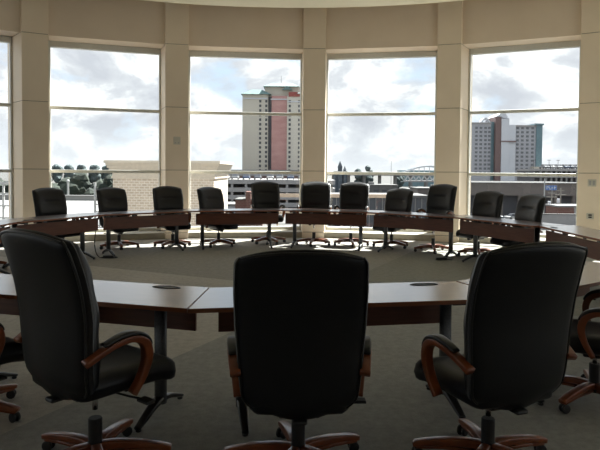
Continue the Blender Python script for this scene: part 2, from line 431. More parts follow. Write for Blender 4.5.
def edge_round(a, b, e0):
    e = max(abs(a), abs(b)); 
    if e < e0: return 1.0
    return math.sqrt(max(0, 1 - ((e - e0) / (1 - e0)) ** 2))
def remap(i, n): # finer near the edges
    t = 2 * i / n - 1; return math.copysign(1 - (1 - abs(t)) ** 1.35, t)
def slab_mesh(y_front, y_back, inset=0.0, bumps=False):
    nu, nv, surf = back_geo(); m = MB(); F = []; B = []
    for j in range(nv + 1):
        b = remap(j, nv) * (1 - inset * .5)
        for i in range(nu + 1):
            a = remap(i, nu) * (1 - inset)
            x, y, z = surf(a, b); e = edge_round(remap(i, nu), remap(j, nv), .80)
            extra = 0
            if bumps:
                def g(z0, s, w): return math.exp(-((z - z0) / s) ** 2) * (1 / (1 + math.exp((abs(x) - w) / .015)))
                extra = .022 * math.exp(-((z - .99) / .09) ** 2) + .022 * math.exp(-((z - .78) / .10) ** 2) + .025 * math.exp(-((z - .56) / .10) ** 2)
                extra -= .040 * g(.925, .013, .135) + .034 * g(.68, .013, .15)
            F.append((x, y + (y_front + extra) * e, z)); B.append((x, y + y_back * e, z))
    n = nu + 1; fs = []; N = len(F)
    for j in range(nv):
        for i in range(nu):
            q = (j * n + i, j * n + i + 1, (j + 1) * n + i + 1, (j + 1) * n + i); fs.append(q); fs.append(tuple(N + k for k in q[::-1]))
    ring = [i for i in range(n)] + [(j) * n + nu for j in range(1, nv + 1)] + [nv * n + i for i in range(nu - 1, -1, -1)] + [j * n for j in range(nv - 1, 0, -1)]
    for k in range(len(ring)):
        p, q = ring[k], ring[(k + 1) % len(ring)]; fs.append((p, N + p, N + q, q))
    m.add(F + B, fs); return m, surf
def make_chair():
    root = empty('office_chair')
    # --- star base: five arms capped in cherry wood, each on a caster
    m = MB(); m.lathe([(.034, .06), (.042, .065), (.046, .115), (.040, .128)], 20); m.build('base_hub', M['plastic'], root, smooth=True)
    legs = []
    for k in range(5):
        a = 2 * PI * k / 5; R = Matrix.Rotation(a, 4, 'Z')
        path = catmull([(.02, 0, .105), (.11, 0, .112), (.22, 0, .104), (.32, 0, .088), (.375, 0, .074)], 5)
        path = [R @ Vector(p) for p in path]; n = len(path)
        m = MB(); m.sweep(path, rrect(.026, .022, .009, 3), scales=[(1.0 - .12 * i / n, 1.0 - .42 * i / n) for i in range(n)])
        m.sweep([R @ Vector(p) for p in ((.03, 0, .075), (.22, 0, .075), (.36, 0, .062))], rrect(.018, .010, .006, 2))
        leg = m.build('base_leg', [M['wood']], root, smooth=True)
        c = MB(); Q = R @ Matrix.Translation((.358, 0, 0)) @ Matrix.Rotation(random.uniform(-1.2, 1.2), 4, 'Z')
        for s in (-1, 1):
            c.lathe([(.020, -.009), (.027, -.007), (.029, 0), (.027, .007), (.020, .009)], 18, Q @ Matrix.Translation((-.008, .015 * s, .029)) @ Matrix.Rotation(PI / 2, 4, 'X'))
        c.box(-.022, .010, -.007, .007, .028, .060, Q); c.lathe([(.008, .05), (.008, .085)], 10, R @ Matrix.Translation((.358, 0, 0)))
        c.build('caster', M['plastic'], leg, smooth=False, bevel=0)
    # --- gas lift, mechanism, lever
    m = MB(); m.lathe([(.034, .10), (.034, .245), (.030, .25)], 20); g = m.build('gas_lift', M['plastic'], root, smooth=False)
    m = MB(); m.lathe([(.014, .24), (.014, .345)], 14); m.build('piston', M['chrome'], g, smooth=True)
    m = MB(); m.box(-.10, .10, -.16, .12, .325, .365); m.box(-.06, .06, -.10, .07, .295, .33); m.box(-.035, .035, -.25, -.10, .33, .352)
    me = m.build('seat_mechanism', M['plastic'], root, bevel=.012)
    m = MB(); m.tube([(.08, .03, .325), (.20, .06, .318), (.29, .075, .322)], .006); m.box(.27, .35, .05, .10, .313, .327); m.build('lever', M['plastic'], me, bevel=.003)
    m = MB(); m.lathe([(.026, -.035), (.030, -.03), (.030, .03), (.026, .035)], 14, Matrix.Translation((.06, .165, .315)) @ Matrix.Rotation(PI / 2, 4, 'X')); m.build('tension_knob', M['plastic'], me, smooth=False, bevel=.002)
    # --- seat cushion
    m = MB(); nx, ny = 18, 20; T = []; Bt = []
    for j in range(ny + 1):
        v = remap(j, ny)
        for i in range(nx + 1):
            u = remap(i, nx)
            w = .262 + .012 * v; corner = max(0, (abs(v) - .7) / .3) ** 2 * .06
            x = u * (w - corner); y = .055 + v * (.305 - .02 * abs(u) ** 3)
            e = edge_round(u, v, .72)
            drop = -.045 * max(0, v - .35) ** 2 / .42
            top = .416 + .062 * e + .010 * (u * u) + drop - .012 * math.exp(-((v + .1) / .5) ** 2) * (1 - u * u)
            T.append((x, y, top)); Bt.append((x * (1 - .0), y, .416 - .060 * e + drop * .9))
    n = nx + 1; N = len(T); fs = []
    for j in range(ny):
        for i in range(nx):
            q = (j * n + i, j * n + i + 1, (j + 1) * n + i + 1, (j + 1) * n + i); fs.append(q); fs.append(tuple(N + k for k in q[::-1]))
    ring = [i for i in range(n)] + [j * n + nx for j in range(1, ny + 1)] + [ny * n + i for i in range(nx - 1, -1, -1)] + [j * n for j in range(ny - 1, 0, -1)]
    for k in range(len(ring)): p, q = ring[k], ring[(k + 1) % len(ring)]; fs.append((p, N + p, N + q, q))
    m.add(T + Bt, fs); m.build('seat', M['leather'], root, smooth=True)
    # --- backrest: shell, padded front cushion, piping round the rear edge
    m, surf = slab_mesh(.026, -.036); back = m.build('backrest', M['leather'], root, smooth=True)
    m, _ = slab_mesh(.062, -.005, inset=.035, bumps=True); m.build('back_cushion', M['leather'], back, smooth=True)
    loop = []
    for s in [x / 24 for x in range(-24, 25)]:
        b = s * .985; x, y, z = surf(.958, b); loop.append((x, y - .0245, z))
    for s in [x / 20 for x in range(19, -20, -1)]:
        x, y, z = surf(s * .958, .963); loop.append((x, y - .0245, z))
    for s in [x / 24 for x in range(24, -25, -1)]:
        x, y, z = surf(-.958, s * .985); loop.append((x, y - .0245, z))
    m = MB(); m.tube(loop, .0062, 6); m.build('piping', M['piping'], back, smooth=True)
    # --- looped armrests
    for s in (-1, 1):
        path = catmull([(.298 * s, -.245, .570), (.314 * s, -.165, .612), (.326 * s, -.085, .642), (.329 * s, -.010, .646), (.327 * s, .052, .612), (.323 * s, .072, .540), (.314 * s, .050, .455), (.300 * s, .005, .372)], 6)
        n = len(path); sc = [(1.0, .85 + .5 * math.exp(-((i / n - .62) / .2) ** 2)) for i in range(n)]
        m = MB(); m.sweep(path, rrect(.025, .017, .008, 3), side=(1, 0, 0), scales=sc); arm = m.build('armrest', M['wood'], root, smooth=True)
        pad = [p + Vector((0, 0, .0)) for p in path[7:27]]
        top = []
        for i, p in enumerate(pad):
            t = (pad[min(i + 1, len(pad) - 1)] - pad[max(0, i - 1)]).normalized(); nn = Vector((1, 0, 0)).cross(t).normalized(); top.append(p + nn * .024)
        m = MB(); L = len(top)
        m.sweep(top, rrect(.027, .012, .010, 3), side=(1, 0, 0), scales=[(.75 + .25 * math.sin(PI * i / (L - 1)), .5 + .5 * math.sin(PI * i / (L - 1)) ** .5) for i in range(L)])
        m.build('arm_pad', M['leather_pad'], arm, smooth=True)
    return root
RAISED = ('gas_lift',)
chair0 = None
def place_chair(x, y, face, lift, base_rot, label, group):
    """face: heading in degrees clockwise from straight ahead; lift: how far the seat is raised"""
    global chair0
    c = make_chair() if chair0 is None else copy_tree(chair0)
    if chair0 is None: chair0 = c
    c.location = (x, y, 0); f = -math.radians(face); c.rotation_euler = (0, 0, f)
    for ch in c.children:
        nm = ch.name.split('.')[0]
        ch.rotation_euler = (0, 0, 0); ch.location = (0, 0, 0)
        if nm in ('base_hub', 'base_leg'): ch.rotation_euler = (0, 0, math.radians(base_rot) - f)
        elif nm == 'gas_lift':
            for g in ch.children: g.location = (0, 0, max(0, lift * .75))
        else: ch.location = (0, 0, lift)
    tag(c, label, 'chair', group)
    return c
NEAR = 'black office chairs on the near side'
FAR = 'black office chairs along the far tables'
place_chair(.0, 2.93, -2, -.005, 32, 'black leather office chair at the near centre, seen square from behind', NEAR)
place_chair(-1.025, 2.94, 38, .07, 8, 'black leather office chair at the near left, turned right with one cherry armrest showing', NEAR)
place_chair(.968, 2.97, -21, .03, 22, 'black leather office chair at the near right, turned left with cherry armrest towards centre', NEAR)
place_chair(1.95, 3.85, -62, .0, 215, 'black office chair cut off by the right edge, behind the near right chair', NEAR)
place_chair(-2.03, 3.50, 35, -.03, 352, 'black office chair cut off by the left edge, behind the near left chair', NEAR)
def far_chair(x, y, top, label, twist=0, rot=None):
    dx, dy = TC.x - x, TC.y - y
    place_chair(x, y, math.degrees(math.atan2(dx, dy)) + twist, top - 1.162, random.uniform(0, 72) if rot is None else rot, label, FAR)
far_chair(-4.80, 8.80, 1.15, 'black office chair at the left edge of the photo, only its right edge showing', 0, 20)
far_chair(-4.17, 10.20, 1.175, 'black office chair in front of the left-hand pillar, leftmost whole back in the far row', -2, 76)
far_chair(-3.46, 11.27, 1.155, 'black office chair left of the beige brick tower, second whole back from the left', -6, 150)
far_chair(-2.48, 11.50, 1.18, 'black office chair before the pillar between the brick tower and the hotel window', -5, 250)
far_chair(-1.62, 11.75, 1.165, 'low black office chair just left of the white banded parking garage', -30, 252)
far_chair(-.66, 12.25, 1.275, 'tall-set black office chair in front of the white banded parking garage', -13, 232)
far_chair(.29, 12.00, 1.285, 'tall-set black office chair in front of the central pillar', 0, 186)
far_chair(1.04, 11.98, 1.28, 'tall-set black office chair just right of the central pillar', 2, 200)
far_chair(1.83, 11.72, 1.165, 'low black office chair in the middle of the skyline window', 14, 165)
far_chair(2.52, 11.10, 1.27, 'tall-set black office chair before the pillar right of the skyline window', 8, 190)
far_chair(3.21, 10.58, 1.16, 'low black office chair in front of the grey stepped hotel', 5, 185)
far_chair(3.50, 9.50, 1.155, 'low black office chair left of the blue roadside sign, last whole back on the right', 11, 175)
far_chair(4.27, 7.14, 1.17, 'black office chair at the right edge behind the table end, only a sliver showing')

# ------------------------------------------------------------------ power cords
def cord(pts, label, plug):
    o = empty('power_cord', label=label, cat='cord', group='black power cords hanging from the tables')
    m = MB(); m.tube(catmull(pts, 6), .008, 6); m.build('cable', M['cord'], o, smooth=True)
    m = MB(); m.box(plug[0] - .09, plug[0] + .09, plug[1] - .03, plug[1] + .03, .0, .045); m.build('power_strip', M['plastic'], o, bevel=.008)
cord([(-3.45, 10.1, .70), (-3.50, 10.12, .5), (-3.52, 10.1, .2), (-3.42, 10.0, .02), (-3.2, 9.9, .012), (-3.1, 10.0, .012), (-3.22, 10.08, .012), (-3.36, 9.98, .012), (-3.26, 9.9, .03)],
     'black power cord dropping from the far left table to a coil on the carpet', (-3.24, 9.97))
cord([(2.66, 10.25, .70), (2.66, 10.25, .5), (2.6, 10.2, .2), (2.52, 10.1, .02), (2.4, 9.95, .012), (2.32, 9.98, .012), (2.38, 10.1, .012), (2.5, 10.02, .012), (2.58, 9.92, .02)],
     'black power cord dropping from the far right table to a coil near the chair base', (2.42, 10.02))

# ------------------------------------------------------------------ outside
G = -9.0
def xb(name, parent, m, x0, x1, y0, y1, z0, z1):
    b = MB(); b.box(x0, x1, y0, y1, z0, z1); return b.build(name, m, parent)
g = MB(); g.box(-4000, 4000, 16, 7000, G - 1, G); tag(g.build('ground', M['ground']), kind='structure')
g = MB(); g.box(-5, 120, 118, 136, G, G + .02); tag(g.build('road', M['road']), kind='structure')

# beige brick tower of the same building
t = empty('brick_tower', (-5.95, 26, G), label='beige brick tower with stone cornice seen through the left and hotel windows', cat='building')
xb('wall', t, M['beige_brick'], -2.3, 2.15, 0, 5, 0, 10.13)
xb('band', t, M['beige'], -2.35, 2.20, -.05, 5, 10.13, 10.21); xb('frieze', t, M['beige'], -2.32, 2.17, -.02, 5, 10.21, 10.39)
b = MB()
for pr, z0, z1 in ((.08, 10.39, 10.48), (.14, 10.48, 10.58), (.20, 10.58, 10.69), (.25, 10.69, 10.79), (.31, 10.79, 10.91)): b.box(-2.3 - pr, 2.15 + pr, -pr, 5, z0, z1)
b.build('cornice', M['beige'], t)

# white flat roof with parapet
t = empty('terrace_roof', (-18, 40, G), label='flat white roof with low grey parapet left of the brick tower', cat='roof')
xb('deck', t, M['whiteroof'], -18, 9.4, -12, 14, 0, 7.65)
xb('parapet', t, M['parapet'], -18, 9.4, 14, 14.4, 0, 8.05)
xb('coping', t, M['whiteroof'], -18, 9.5, 13.9, 14.5, 8.05, 8.13)
# white mast by the tower
t = empty('mast', (-8.65, 25, G + 7.6), label='white lattice mast standing on the roof beside the brick tower', cat='mast')
xb('pole', t, M['whitemetal'], -.08, .0, -.04, .04, 0, 2.35); xb('pole', t, M['whitemetal'], .12, .18, -.03, .03, 0, 2.0)
for i in range(6): xb('rung', t, M['whitemetal'], 0, .12, -.02, .02, .2 + .3 * i, .24 + .3 * i)
t = empty('lamp_post', (-23.6, 60, G), label='slim grey lamp post in front of the dark trees on the left', cat='lamp post')
b = MB(); b.lathe([(.16, 0), (.10, 9.2)], 10); b.build('pole', M['whitemetal'], t); b = MB(); b.blob((0, 0, 9.3), .16, 2, 0); b.build('lamp', M['whitemetal'], t)
# terrace railings close outside the windows
def railing(x0, x1, y, z0, bars, label, m, posts):
    t = empty('railing', ((x0 + x1) / 2, y, z0), label=label, cat='railing', group='terrace railings'); w = (x1 - x0) / 2
    for z, h in bars: xb('rail', t, m, -w, w, -.04, .04, z, z + h)
    for i in range(posts): x = -w + 2 * w * i / (posts - 1); xb('post', t, m, x - .03, x + .03, -.03, .03, 0, bars[0][0])
railing(-.7, 3.3, 18.4, -1.0, [(1.68, .11), (1.15, .08), (.02, .1)], 'tan terrace railing outside the two middle windows', M['railtan'], 3)
railing(-12.9, -9.35, 19.6, -1.2, [(2.18, .09), (1.85, .05), (1.45, .05), (1.05, .05), (.6, .05)], 'white terrace railing at the far left window', M['whitemetal'], 15)
g = MB(); g.box(-1.2, 4.2, 15.6, 18.8, -1.4, -1.0); tag(g.build('terrace_floor', M['whiteroof']), kind='structure')
g = MB(); g.box(-14, -9.1, 17.2, 20.2, -1.5, -1.2); tag(g.build('terrace_floor', M['whiteroof']), kind='structure')

# trees
def tree(x, y, top, r, label, m='leaf', low=.36, n=34, z0=G):
    t = empty('tree', (x, y, z0), label=label, cat='tree', group='trees outside')
    h = top - z0; b = MB(); b.lathe([(r * .09, 0), (r * .05, h * .7)], 8); b.build('trunk', M['trunk'], t)
    b = MB()
    for i in range(n):
        a = random.uniform(0, 2 * PI); q = random.uniform(0, .62) * r; zz = random.uniform(h * low, h - r * .55)
        b.blob((q * math.cos(a), q * math.sin(a), zz), r * random.uniform(.38, .55), 2, .16)
    b.blob((0, 0, h - r * .45), r * .45, 2, .14)
    b.build('crown', M[m], t)
TL = [(-39.2, 76, 0.4, 2.6, 'dark tree seen through the narrow window at the left edge'),
      (-33.2, 76, 0.6, 2.4, 'dark bushy tree just right of the left pillar, behind the white roof'),
      (-30.3, 79, 0.0, 2.3, 'dark tree left of the lamp post, second from the left pillar'),
      (-27.9, 75, 1.3, 2.4, 'tallest dark tree, beside the lamp post in the left window'),
      (-25.4, 79, 0.8, 2.2, 'dark round tree between the lamp post and the white mast'),
      (-22.8, 75, 0.8, 2.3, 'dark tree partly behind the white mast and the brick tower'),
      (-34.5, 88, 0.4, 3.4, 'dark tree in the second row, close to the left pillar'),
      (-28.6, 88, 0.2, 3.4, 'dark tree in the second row, behind the lamp post'),
      (-40.5, 88, 0.4, 3.2, 'dark tree in the second row in the window at the left edge')]
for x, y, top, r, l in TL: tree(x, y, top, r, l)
for i in range(12):
    tree(-151 + i * 3.7 + random.uniform(-.4, .4), 350 + 6 * (i % 2), 3.4 + 1.2 * abs(math.sin(i * 1.7)), 3.6, 'hazy distant treetop on the skyline seen through the left windows', 'leaf_hazed', .3, 16)
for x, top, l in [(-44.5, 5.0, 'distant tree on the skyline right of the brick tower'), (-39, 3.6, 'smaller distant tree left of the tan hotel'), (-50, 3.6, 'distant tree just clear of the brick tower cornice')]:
    tree(x, 300, top, 4.0, l, 'leaf_hazed', .4, 14)
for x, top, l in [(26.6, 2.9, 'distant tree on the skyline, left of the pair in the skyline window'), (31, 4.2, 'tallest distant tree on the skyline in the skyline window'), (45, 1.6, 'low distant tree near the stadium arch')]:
    tree(x, 270, top, 3.0, l, 'leaf_hazed', .4, 14)

# tan hotel with teal roofs
t = empty('hotel_tower', (-14, 300, G), label='tall tan hotel with teal roofs and pink glass strip', cat='building')
S = .508
def hx(px): return (px - 300) * S + 14
def hz(y): return (171 - y) * S + 1.5 - G
def hb(name, m, p0, p1, d0, d1, y0, y1): return xb(name, t, m, hx(p0), hx(p1), d0, d1, max(0, hz(y1)), hz(y0))
hb('wing', M['tan'], 242, 267.5, 0, 18, 95, 260); hb('wing', M['tan_light'], 286.5, 322, 0, 18, 96, 260)
hb('core', M['tan'], 264, 300, 3, 20, 86.5, 260); hb('recess', M['openshade'], 267.5, 271, 2, 4, 97, 260)  # recess block coloured dark for the shade in it
hb('glass_strip', M['pink'], 271, 286.5, 1.2, 4, 96, 260); hb('sign_band', M['red'], 288, 318, -.5, 1, 92.5, 97)
hb('cornice', M['palefac'], 242, 267, -.4, 1, 98.5, 99.6); hb('cornice', M['palefac'], 270, 288, .6, 2, 99, 100); hb('cornice', M['palefac'], 287, 322, -.4, 1, 101.5, 102.6)
def hip(name, p0, p1, d0, d1, y0, y1, ins):
    x0, x1, z0, z1 = hx(p0), hx(p1), hz(y1), hz(y0); b = MB(); i = ins
    b.add([(x0, d0, z0), (x1, d0, z0), (x1, d1, z0), (x0, d1, z0), (x0 + i, d0 + 4, z1), (x1 - i, d0 + 4, z1), (x1 - i, d1 - 4, z1), (x0 + i, d1 - 4, z1)],
          [(3, 2, 1, 0), (4, 5, 6, 7), (0, 1, 5, 4), (1, 2, 6, 5), (2, 3, 7, 6), (3, 0, 4, 7)]); b.build(name, M['teal'], t)
hip('roof', 240.5, 270.5, -1.5, 20, 89.5, 95, 5); hip('roof', 262.5, 298.5, 1, 22, 82, 86.5, 4); hip('roof', 296, 324, -1.5, 20, 90, 94, 5)
b = MB(); x0, x1 = hx(281.5), hx(291.5); xm = (x0 + x1) / 2
b.add([(x0, .5, hz(90)), (x1, .5, hz(90)), (xm, .5, hz(86)), (x0, 6, hz(90)), (x1, 6, hz(90)), (xm, 6, hz(86))], [(0, 1, 2), (5, 4, 3), (0, 2, 5, 3), (1, 4, 5, 2), (0, 3, 4, 1)]); b.build('gable', M['teal'], t)
b = MB(); b.lathe([(.12, hz(82)), (.08, hz(74))], 6, Matrix.Translation((hx(280), 8, 0))); b.build('spire', M['slate'], t)
wm = MB(); wm.box(-.55, .55, -.15, .1, 0, 1.3); w0 = None
for px in (259.8, 265.8, 289.2, 298.6):
    for i in range(16):
        y = 103 + i * 4.6
        if w0 is None: w = w0 = wm.build('window', M['darkwin'], t)
        else: w = w0.copy(); col.objects.link(w)
        w.location = (hx(px), 0, hz(y))

# parking garage with white bands (left of the central pillar)
t = empty('parking_garage', (-14.5, 150, G), label='white banded parking garage with dark open decks below the tan hotel', cat='building')
S2 = .2542
def gx(px): return (px - 300) * S2 + 14.5
def gz(y): return (171 - y) * S2 + 1.5 - G
xb('interior', t, M['openshade'], gx(218), gx(334), 6, 22, 0, gz(181))  # solid dark block gives the shade between the decks
for y in (180, 188, 195.5, 203): xb('deck', t, M['slab'], gx(217.5), gx(335), -.3, 22, gz(y + 4.3), gz(y))
for px in (218, 232, 246, 260, 274, 287, 301, 315, 328): xb('column', t, M['slab'], gx(px) - .3, gx(px) + .3, -.1, .6, 0, gz(181))
xb('stair_block', t, M['brown'], gx(208), gx(217.5), 1, 12, 0, gz(176.5))
# cars on its roof deck
def make_car(name='car'):
    r = empty(name)
    b = MB(); b.box(-2.1, 2.1, -.85, .85, .3, .85); b.build('body', CARS[0], r, bevel=.12)
    b = MB(); b.add([(-1.3, -.78, .85), (1.25, -.78, .85), (1.25, .78, .85), (-1.3, .78, .85), (-.75, -.66, 1.4), (.7, -.66, 1.4), (.7, .66, 1.4), (-.75, .66, 1.4)],
                    [(3, 2, 1, 0), (4, 5, 6, 7), (0, 1, 5, 4), (1, 2, 6, 5), (2, 3, 7, 6), (3, 0, 4, 7)]); b.build('cabin', M['darkwin'], r)
    for x in (-1.3, 1.3):
        for y in (-.8, .8): b = MB(); b.lathe([(.32, -.1), (.32, .1)], 14, Matrix.Translation((x, y, .32)) @ Matrix.Rotation(PI / 2, 4, 'X')); b.build('wheel', M['plastic'], r)
    return r
car0 = None
def car(x, y, z, ci, label, group, rz=0):
    global car0
    c = make_car() if car0 is None else copy_tree(car0)
    if car0 is None: car0 = c
    c.location = (x, y, z); c.rotation_euler = (0, 0, rz)
    for ch in c.children:
        if ch.name.startswith('body'):
            ch.data = ch.data.copy() if c is not car0 else ch.data; ch.data.materials[0] = CARS[ci]
    tag(c, label, 'car', group)
for i in range(10):
    car(-19.4 + i * 2.85 + random.uniform(-.3, .3), 153, G + gz(180), i * 3 % 4, 'small parked car in the row on top of the white banded garage', 'cars on the garage roof', PI / 2)
# red brick building in front of the garage
t = empty('brick_building', (-9.4, 112, G), label='low red brick building in front of the white banded garage', cat='building')
xb('wall', t, M['redbrick'], -2.9, 2.3, 0, 8, 0, 4.9); xb('pier', t, M['redbrick'], -.9, .1, -.5, 3, 0, 6.5); xb('roof', t, M['roofgrey'], -3.0, 2.4, -.1, 8.1, 4.9, 5.1)
t = empty('low_building', (-19, 118, G), label='small pale low building between the brick tower and the red brick building', cat='building')
xb('wall', t, M['palefac'], -3.5, 6.0, 0, 8, 0, 3.4); xb('roof', t, M['whiteroof'], -3.7, 6.2, -.2, 8.2, 3.4, 3.8)
# hotel podium
t = empty('podium', (-10, 262, G), label='long low reddish podium at the foot of the tan hotel', cat='building')
xb('wall', t, M['rosefac'], -24, 12, 0, 20, 0, 10.2); xb('roof', t, M['slabgrey'], -24.5, 12.5, -.5, 20, 10.2, 10.9); xb('band', t, M['slab'], -24, 12, -.4, .2, 8.2, 9.0)

# skyline window
t = empty('church', (13.6, 200, G), label='dark church with a pointed spire on the skyline beside the central pillar', cat='building')
xb('nave', t, M['slate'], -1.7, 2.4, 0, 12, 0, 10.6)
for x, w, h in ((-.1, .7, 11.9), (1.5, .4, 10.9)):
    b = MB(); b.box(x - w, x + w, -1, 1, 0, h); w2 = w + .1; b.add([(x - w2, -1.1, h), (x + w2, -1.1, h), (x + w2, 1.1, h), (x - w2, 1.1, h), (x, 0, h + 2.2 * w + .6)], [(0, 1, 4), (1, 2, 4), (2, 3, 4), (3, 0, 4), (3, 2, 1, 0)]); b.build('spire', M['slate'], t)
t = empty('radio_mast', (37, 240, G), label='thin radio mast on the skyline in the skyline window', cat='mast')
b = MB(); b.lathe([(.14, 0), (.06, 15)], 6); b.build('pole', M['roofgrey'], t)
t = empty('stadium', (92, 420, G), label='stadium with a pale arched roof on the right of the skyline window', cat='stadium')
for d in (0, 12):
    b = MB(); b.sweep([(-22 + 44 * i / 24, d, 8.5 + 6.0 * math.sin(PI * i / 24)) for i in range(25)], [(-.6, -.5), (.6, -.5), (.6, .5), (-.6, .5)], side=(0, 1, 0)); b.build('arch', M['palefac'], t)
for i in range(1, 12):
    x = -22 + 44 * i / 12; xb('strut', t, M['palefac'], x - .25, x + .25, 0, .5, 8, 8.5 + 6.0 * math.sin(PI * i / 12))
xb('stand', t, M['bluegl'], -21, 21, 2, 12, 0, 11.6)
t = empty('viaduct', (38, 255, G), label='long pale elevated road across the skyline window', cat='bridge')
xb('deck', t, M['slabgrey'], -26, 26, 0, 9, 8.7, 10.0); xb('rail', t, M['slab'], -26, 26, -.3, .2, 9.9, 10.3)
for i in range(8): xb('pier', t, M['slabgrey'], -24 + i * 6.8, -23 + i * 6.8, 2, 6, 0, 8.7)
t = empty('truss_bridge', (48, 225, G), label='white zigzag truss bridge at the right of the skyline window', cat='bridge')
xb('deck', t, M['slab'], -8, 9, 0, 4, 6.6, 7.2); xb('chord', t, M['slab'], -8, 9, 0, .4, 9.0, 9.3)
for i in range(8):
    for a, c in ((0, 1.05), (1.05, 2.1)):
        x = -8 + i * 2.1; b = MB(); z0, z1 = (7.2, 9.0) if a == 0 else (9.0, 7.2)
        b.sweep([(x + a, 0, z0), (x + c, 0, z1)], [(-.15, -.2), (.15, -.2), (.15, .2), (-.15, .2)], side=(0, 1, 0)); b.build('diagonal', M['signwhite'], t)
SK = [(19, 34, 205, 220, 5.6, 'roofgrey', 'wide grey flat-roofed building on the left of the skyline window'),
      (35, 46, 190, 200, 4.6, 'slabgrey', 'grey flat-roofed block in the middle distance of the skyline window'),
      (12.5, 20, 175, 186, 4.6, 'roofgrey', 'low grey building just right of the central pillar'),
      (22, 30, 165, 172, 3.0, 'palefac', 'small pale low building in the middle of the skyline window'),
      (33.5, 47, 168, 180, 5.6, 'brown', 'brown windowless block at the right of the skyline window'),
      (12, 33, 140, 150, 2.2, 'greyfac', 'long low grey shed in front of the skyline')]
for x0, x1, y0, y1, h, mm, l in SK:
    t = empty('low_building', ((x0 + x1) / 2, y0, G), label=l, cat='building', group='flat roofed buildings in the skyline window'); w = (x1 - x0) / 2
    xb('wall', t, M[mm], -w, w, 0, y1 - y0, 0, h); xb('roof', t, M['roofgrey'], -w - .2, w + .2, -.2, y1 - y0, h, h + .35)
    for i in range(5): x = -w * .8 + i * w * .4; xb('window', t, M['darkwin'], x - w * .12, x + w * .12, -.06, .05, h * .45, h * .75)
    xb('roof_unit', t, M['slabgrey'], -w * .3, -w * .05, 3, 5, h + .35, h + 1.2)
t = empty('glass_pavilion', (11.6, 90, G), label='long dark glass pavilion behind the terrace railing in the skyline window', cat='building')
xb('wall', t, M['darkwin'], -8, 8, 0, 10, 0, 7.0 - .5); xb('roof', t, M['roofgrey'], -8.2, 8.2, -.3, 10, 6.5, 6.9)
for i in range(17): xb('mullion', t, M['slabgrey'], -8 + i - .06, -8 + i + .06, -.08, .02, 0, 6.5)
t = empty('brick_building', (20.1, 105, G), label='narrow red brick block at the right of the skyline window', cat='building')
xb('wall', t, M['redbrick'], -.8, .6, 0, 4, 0, 6.4); xb('roof', t, M['roofgrey'], -.9, .7, -.1, 4.1, 6.4, 6.6)
for i in range(3): car(21.8 + i * 2.1, 103 + i * .6, G + 4.2, (0, 3, 2)[i], ['white car parked in front of the pillar right of the skyline window', 'silver car parked behind the white one by the pillar', 'blue car parked last in the group by the pillar'][i], 'cars by the right pillar', PI / 2)
g = MB(); g.box(18.8, 27, 97, 112, G, G + 4.2); tag(g.build('parking_deck', M['road']), kind='structure')

# grey stepped hotel (right window)
t = empty('hotel_block', (82, 250, G), label='grey stepped hotel with a rose brown pier and blue glass corner', cat='building')
S3 = .4237
def kx(px): return (px - 300) * S3 - 82
def kz(y): return (172.5 - y) * S3 + 1.5 - G
def kb(name, m, p0, p1, d0, d1, y0, y1): return xb(name, t, m, kx(p0), kx(p1), d0, d1, max(0, kz(y1)), kz(y0))
kb('wing', M['greyfac'], 462, 490, 0, 16, 124, 260); kb('recess', M['bluegl'], 490, 494, 1, 14, 122, 260); kb('pier', M['rosefac'], 494, 499.5, -1, 14, 117, 260)
kb('core', M['palefac'], 499.5, 507, -1.5, 14, 119, 260); kb('core', M['palefac'], 507, 514, -.8, 14, 125, 260); kb('wing', M['greyfac'], 514, 535, 0, 16, 126.5, 260); kb('corner', M['bluegl'], 535, 541, -.5, 14, 124.5, 260)
kb('parapet', M['slab'], 462, 490, -.4, .4, 122.8, 124.4); kb('parapet', M['slab'], 514, 535, -.4, .4, 125.2, 127); kb('cap', M['bluegl'], 533, 542, -1, 14.4, 123.6, 125.2)
b = MB(); b.add([(kx(494), -1, kz(117)), (kx(507), -1, kz(119)), (kx(500), -1, kz(113)), (kx(503), -1, kz(113)), (kx(494), 12, kz(117)), (kx(507), 12, kz(119)), (kx(500), 12, kz(113)), (kx(503), 12, kz(113))],
                [(0, 1, 3, 2), (4, 6, 7, 5), (0, 2, 6, 4), (2, 3, 7, 6), (3, 1, 5, 7), (0, 4, 5, 1)]); b.build('peak', M['palefac'], t)
b = MB(); b.sweep([(kx(480) + 4.0 * i / 12, 2, kz(124) + 2.3 * math.sin(PI * i / 12)) for i in range(13)], [(-2, -.3), (2, -.3), (2, .3), (-2, .3)], side=(0, 1, 0)); b.build('roof_vault', M['palefac'], t)
kb('podium', M['tan'], 530, 540.5, -3, 4, 166.5, 260); kb('band', M['rosefac'], 499, 514, -1.8, 0, 141, 142.2)
wm = MB(); wm.box(-.55, .55, -.12, .1, -.45, .45); w0 = None
for px in (475.5, 480, 484.6, 488.4, 516.6, 521.4, 526.4, 531.6):
    for i in range(12):
        y = 128.2 + i * 4.05
        if w0 is None: w = w0 = wm.build('window', M['greywin'], t)
        else: w = w0.copy(); col.objects.link(w)
        w.location = (kx(px), 0, kz(y))

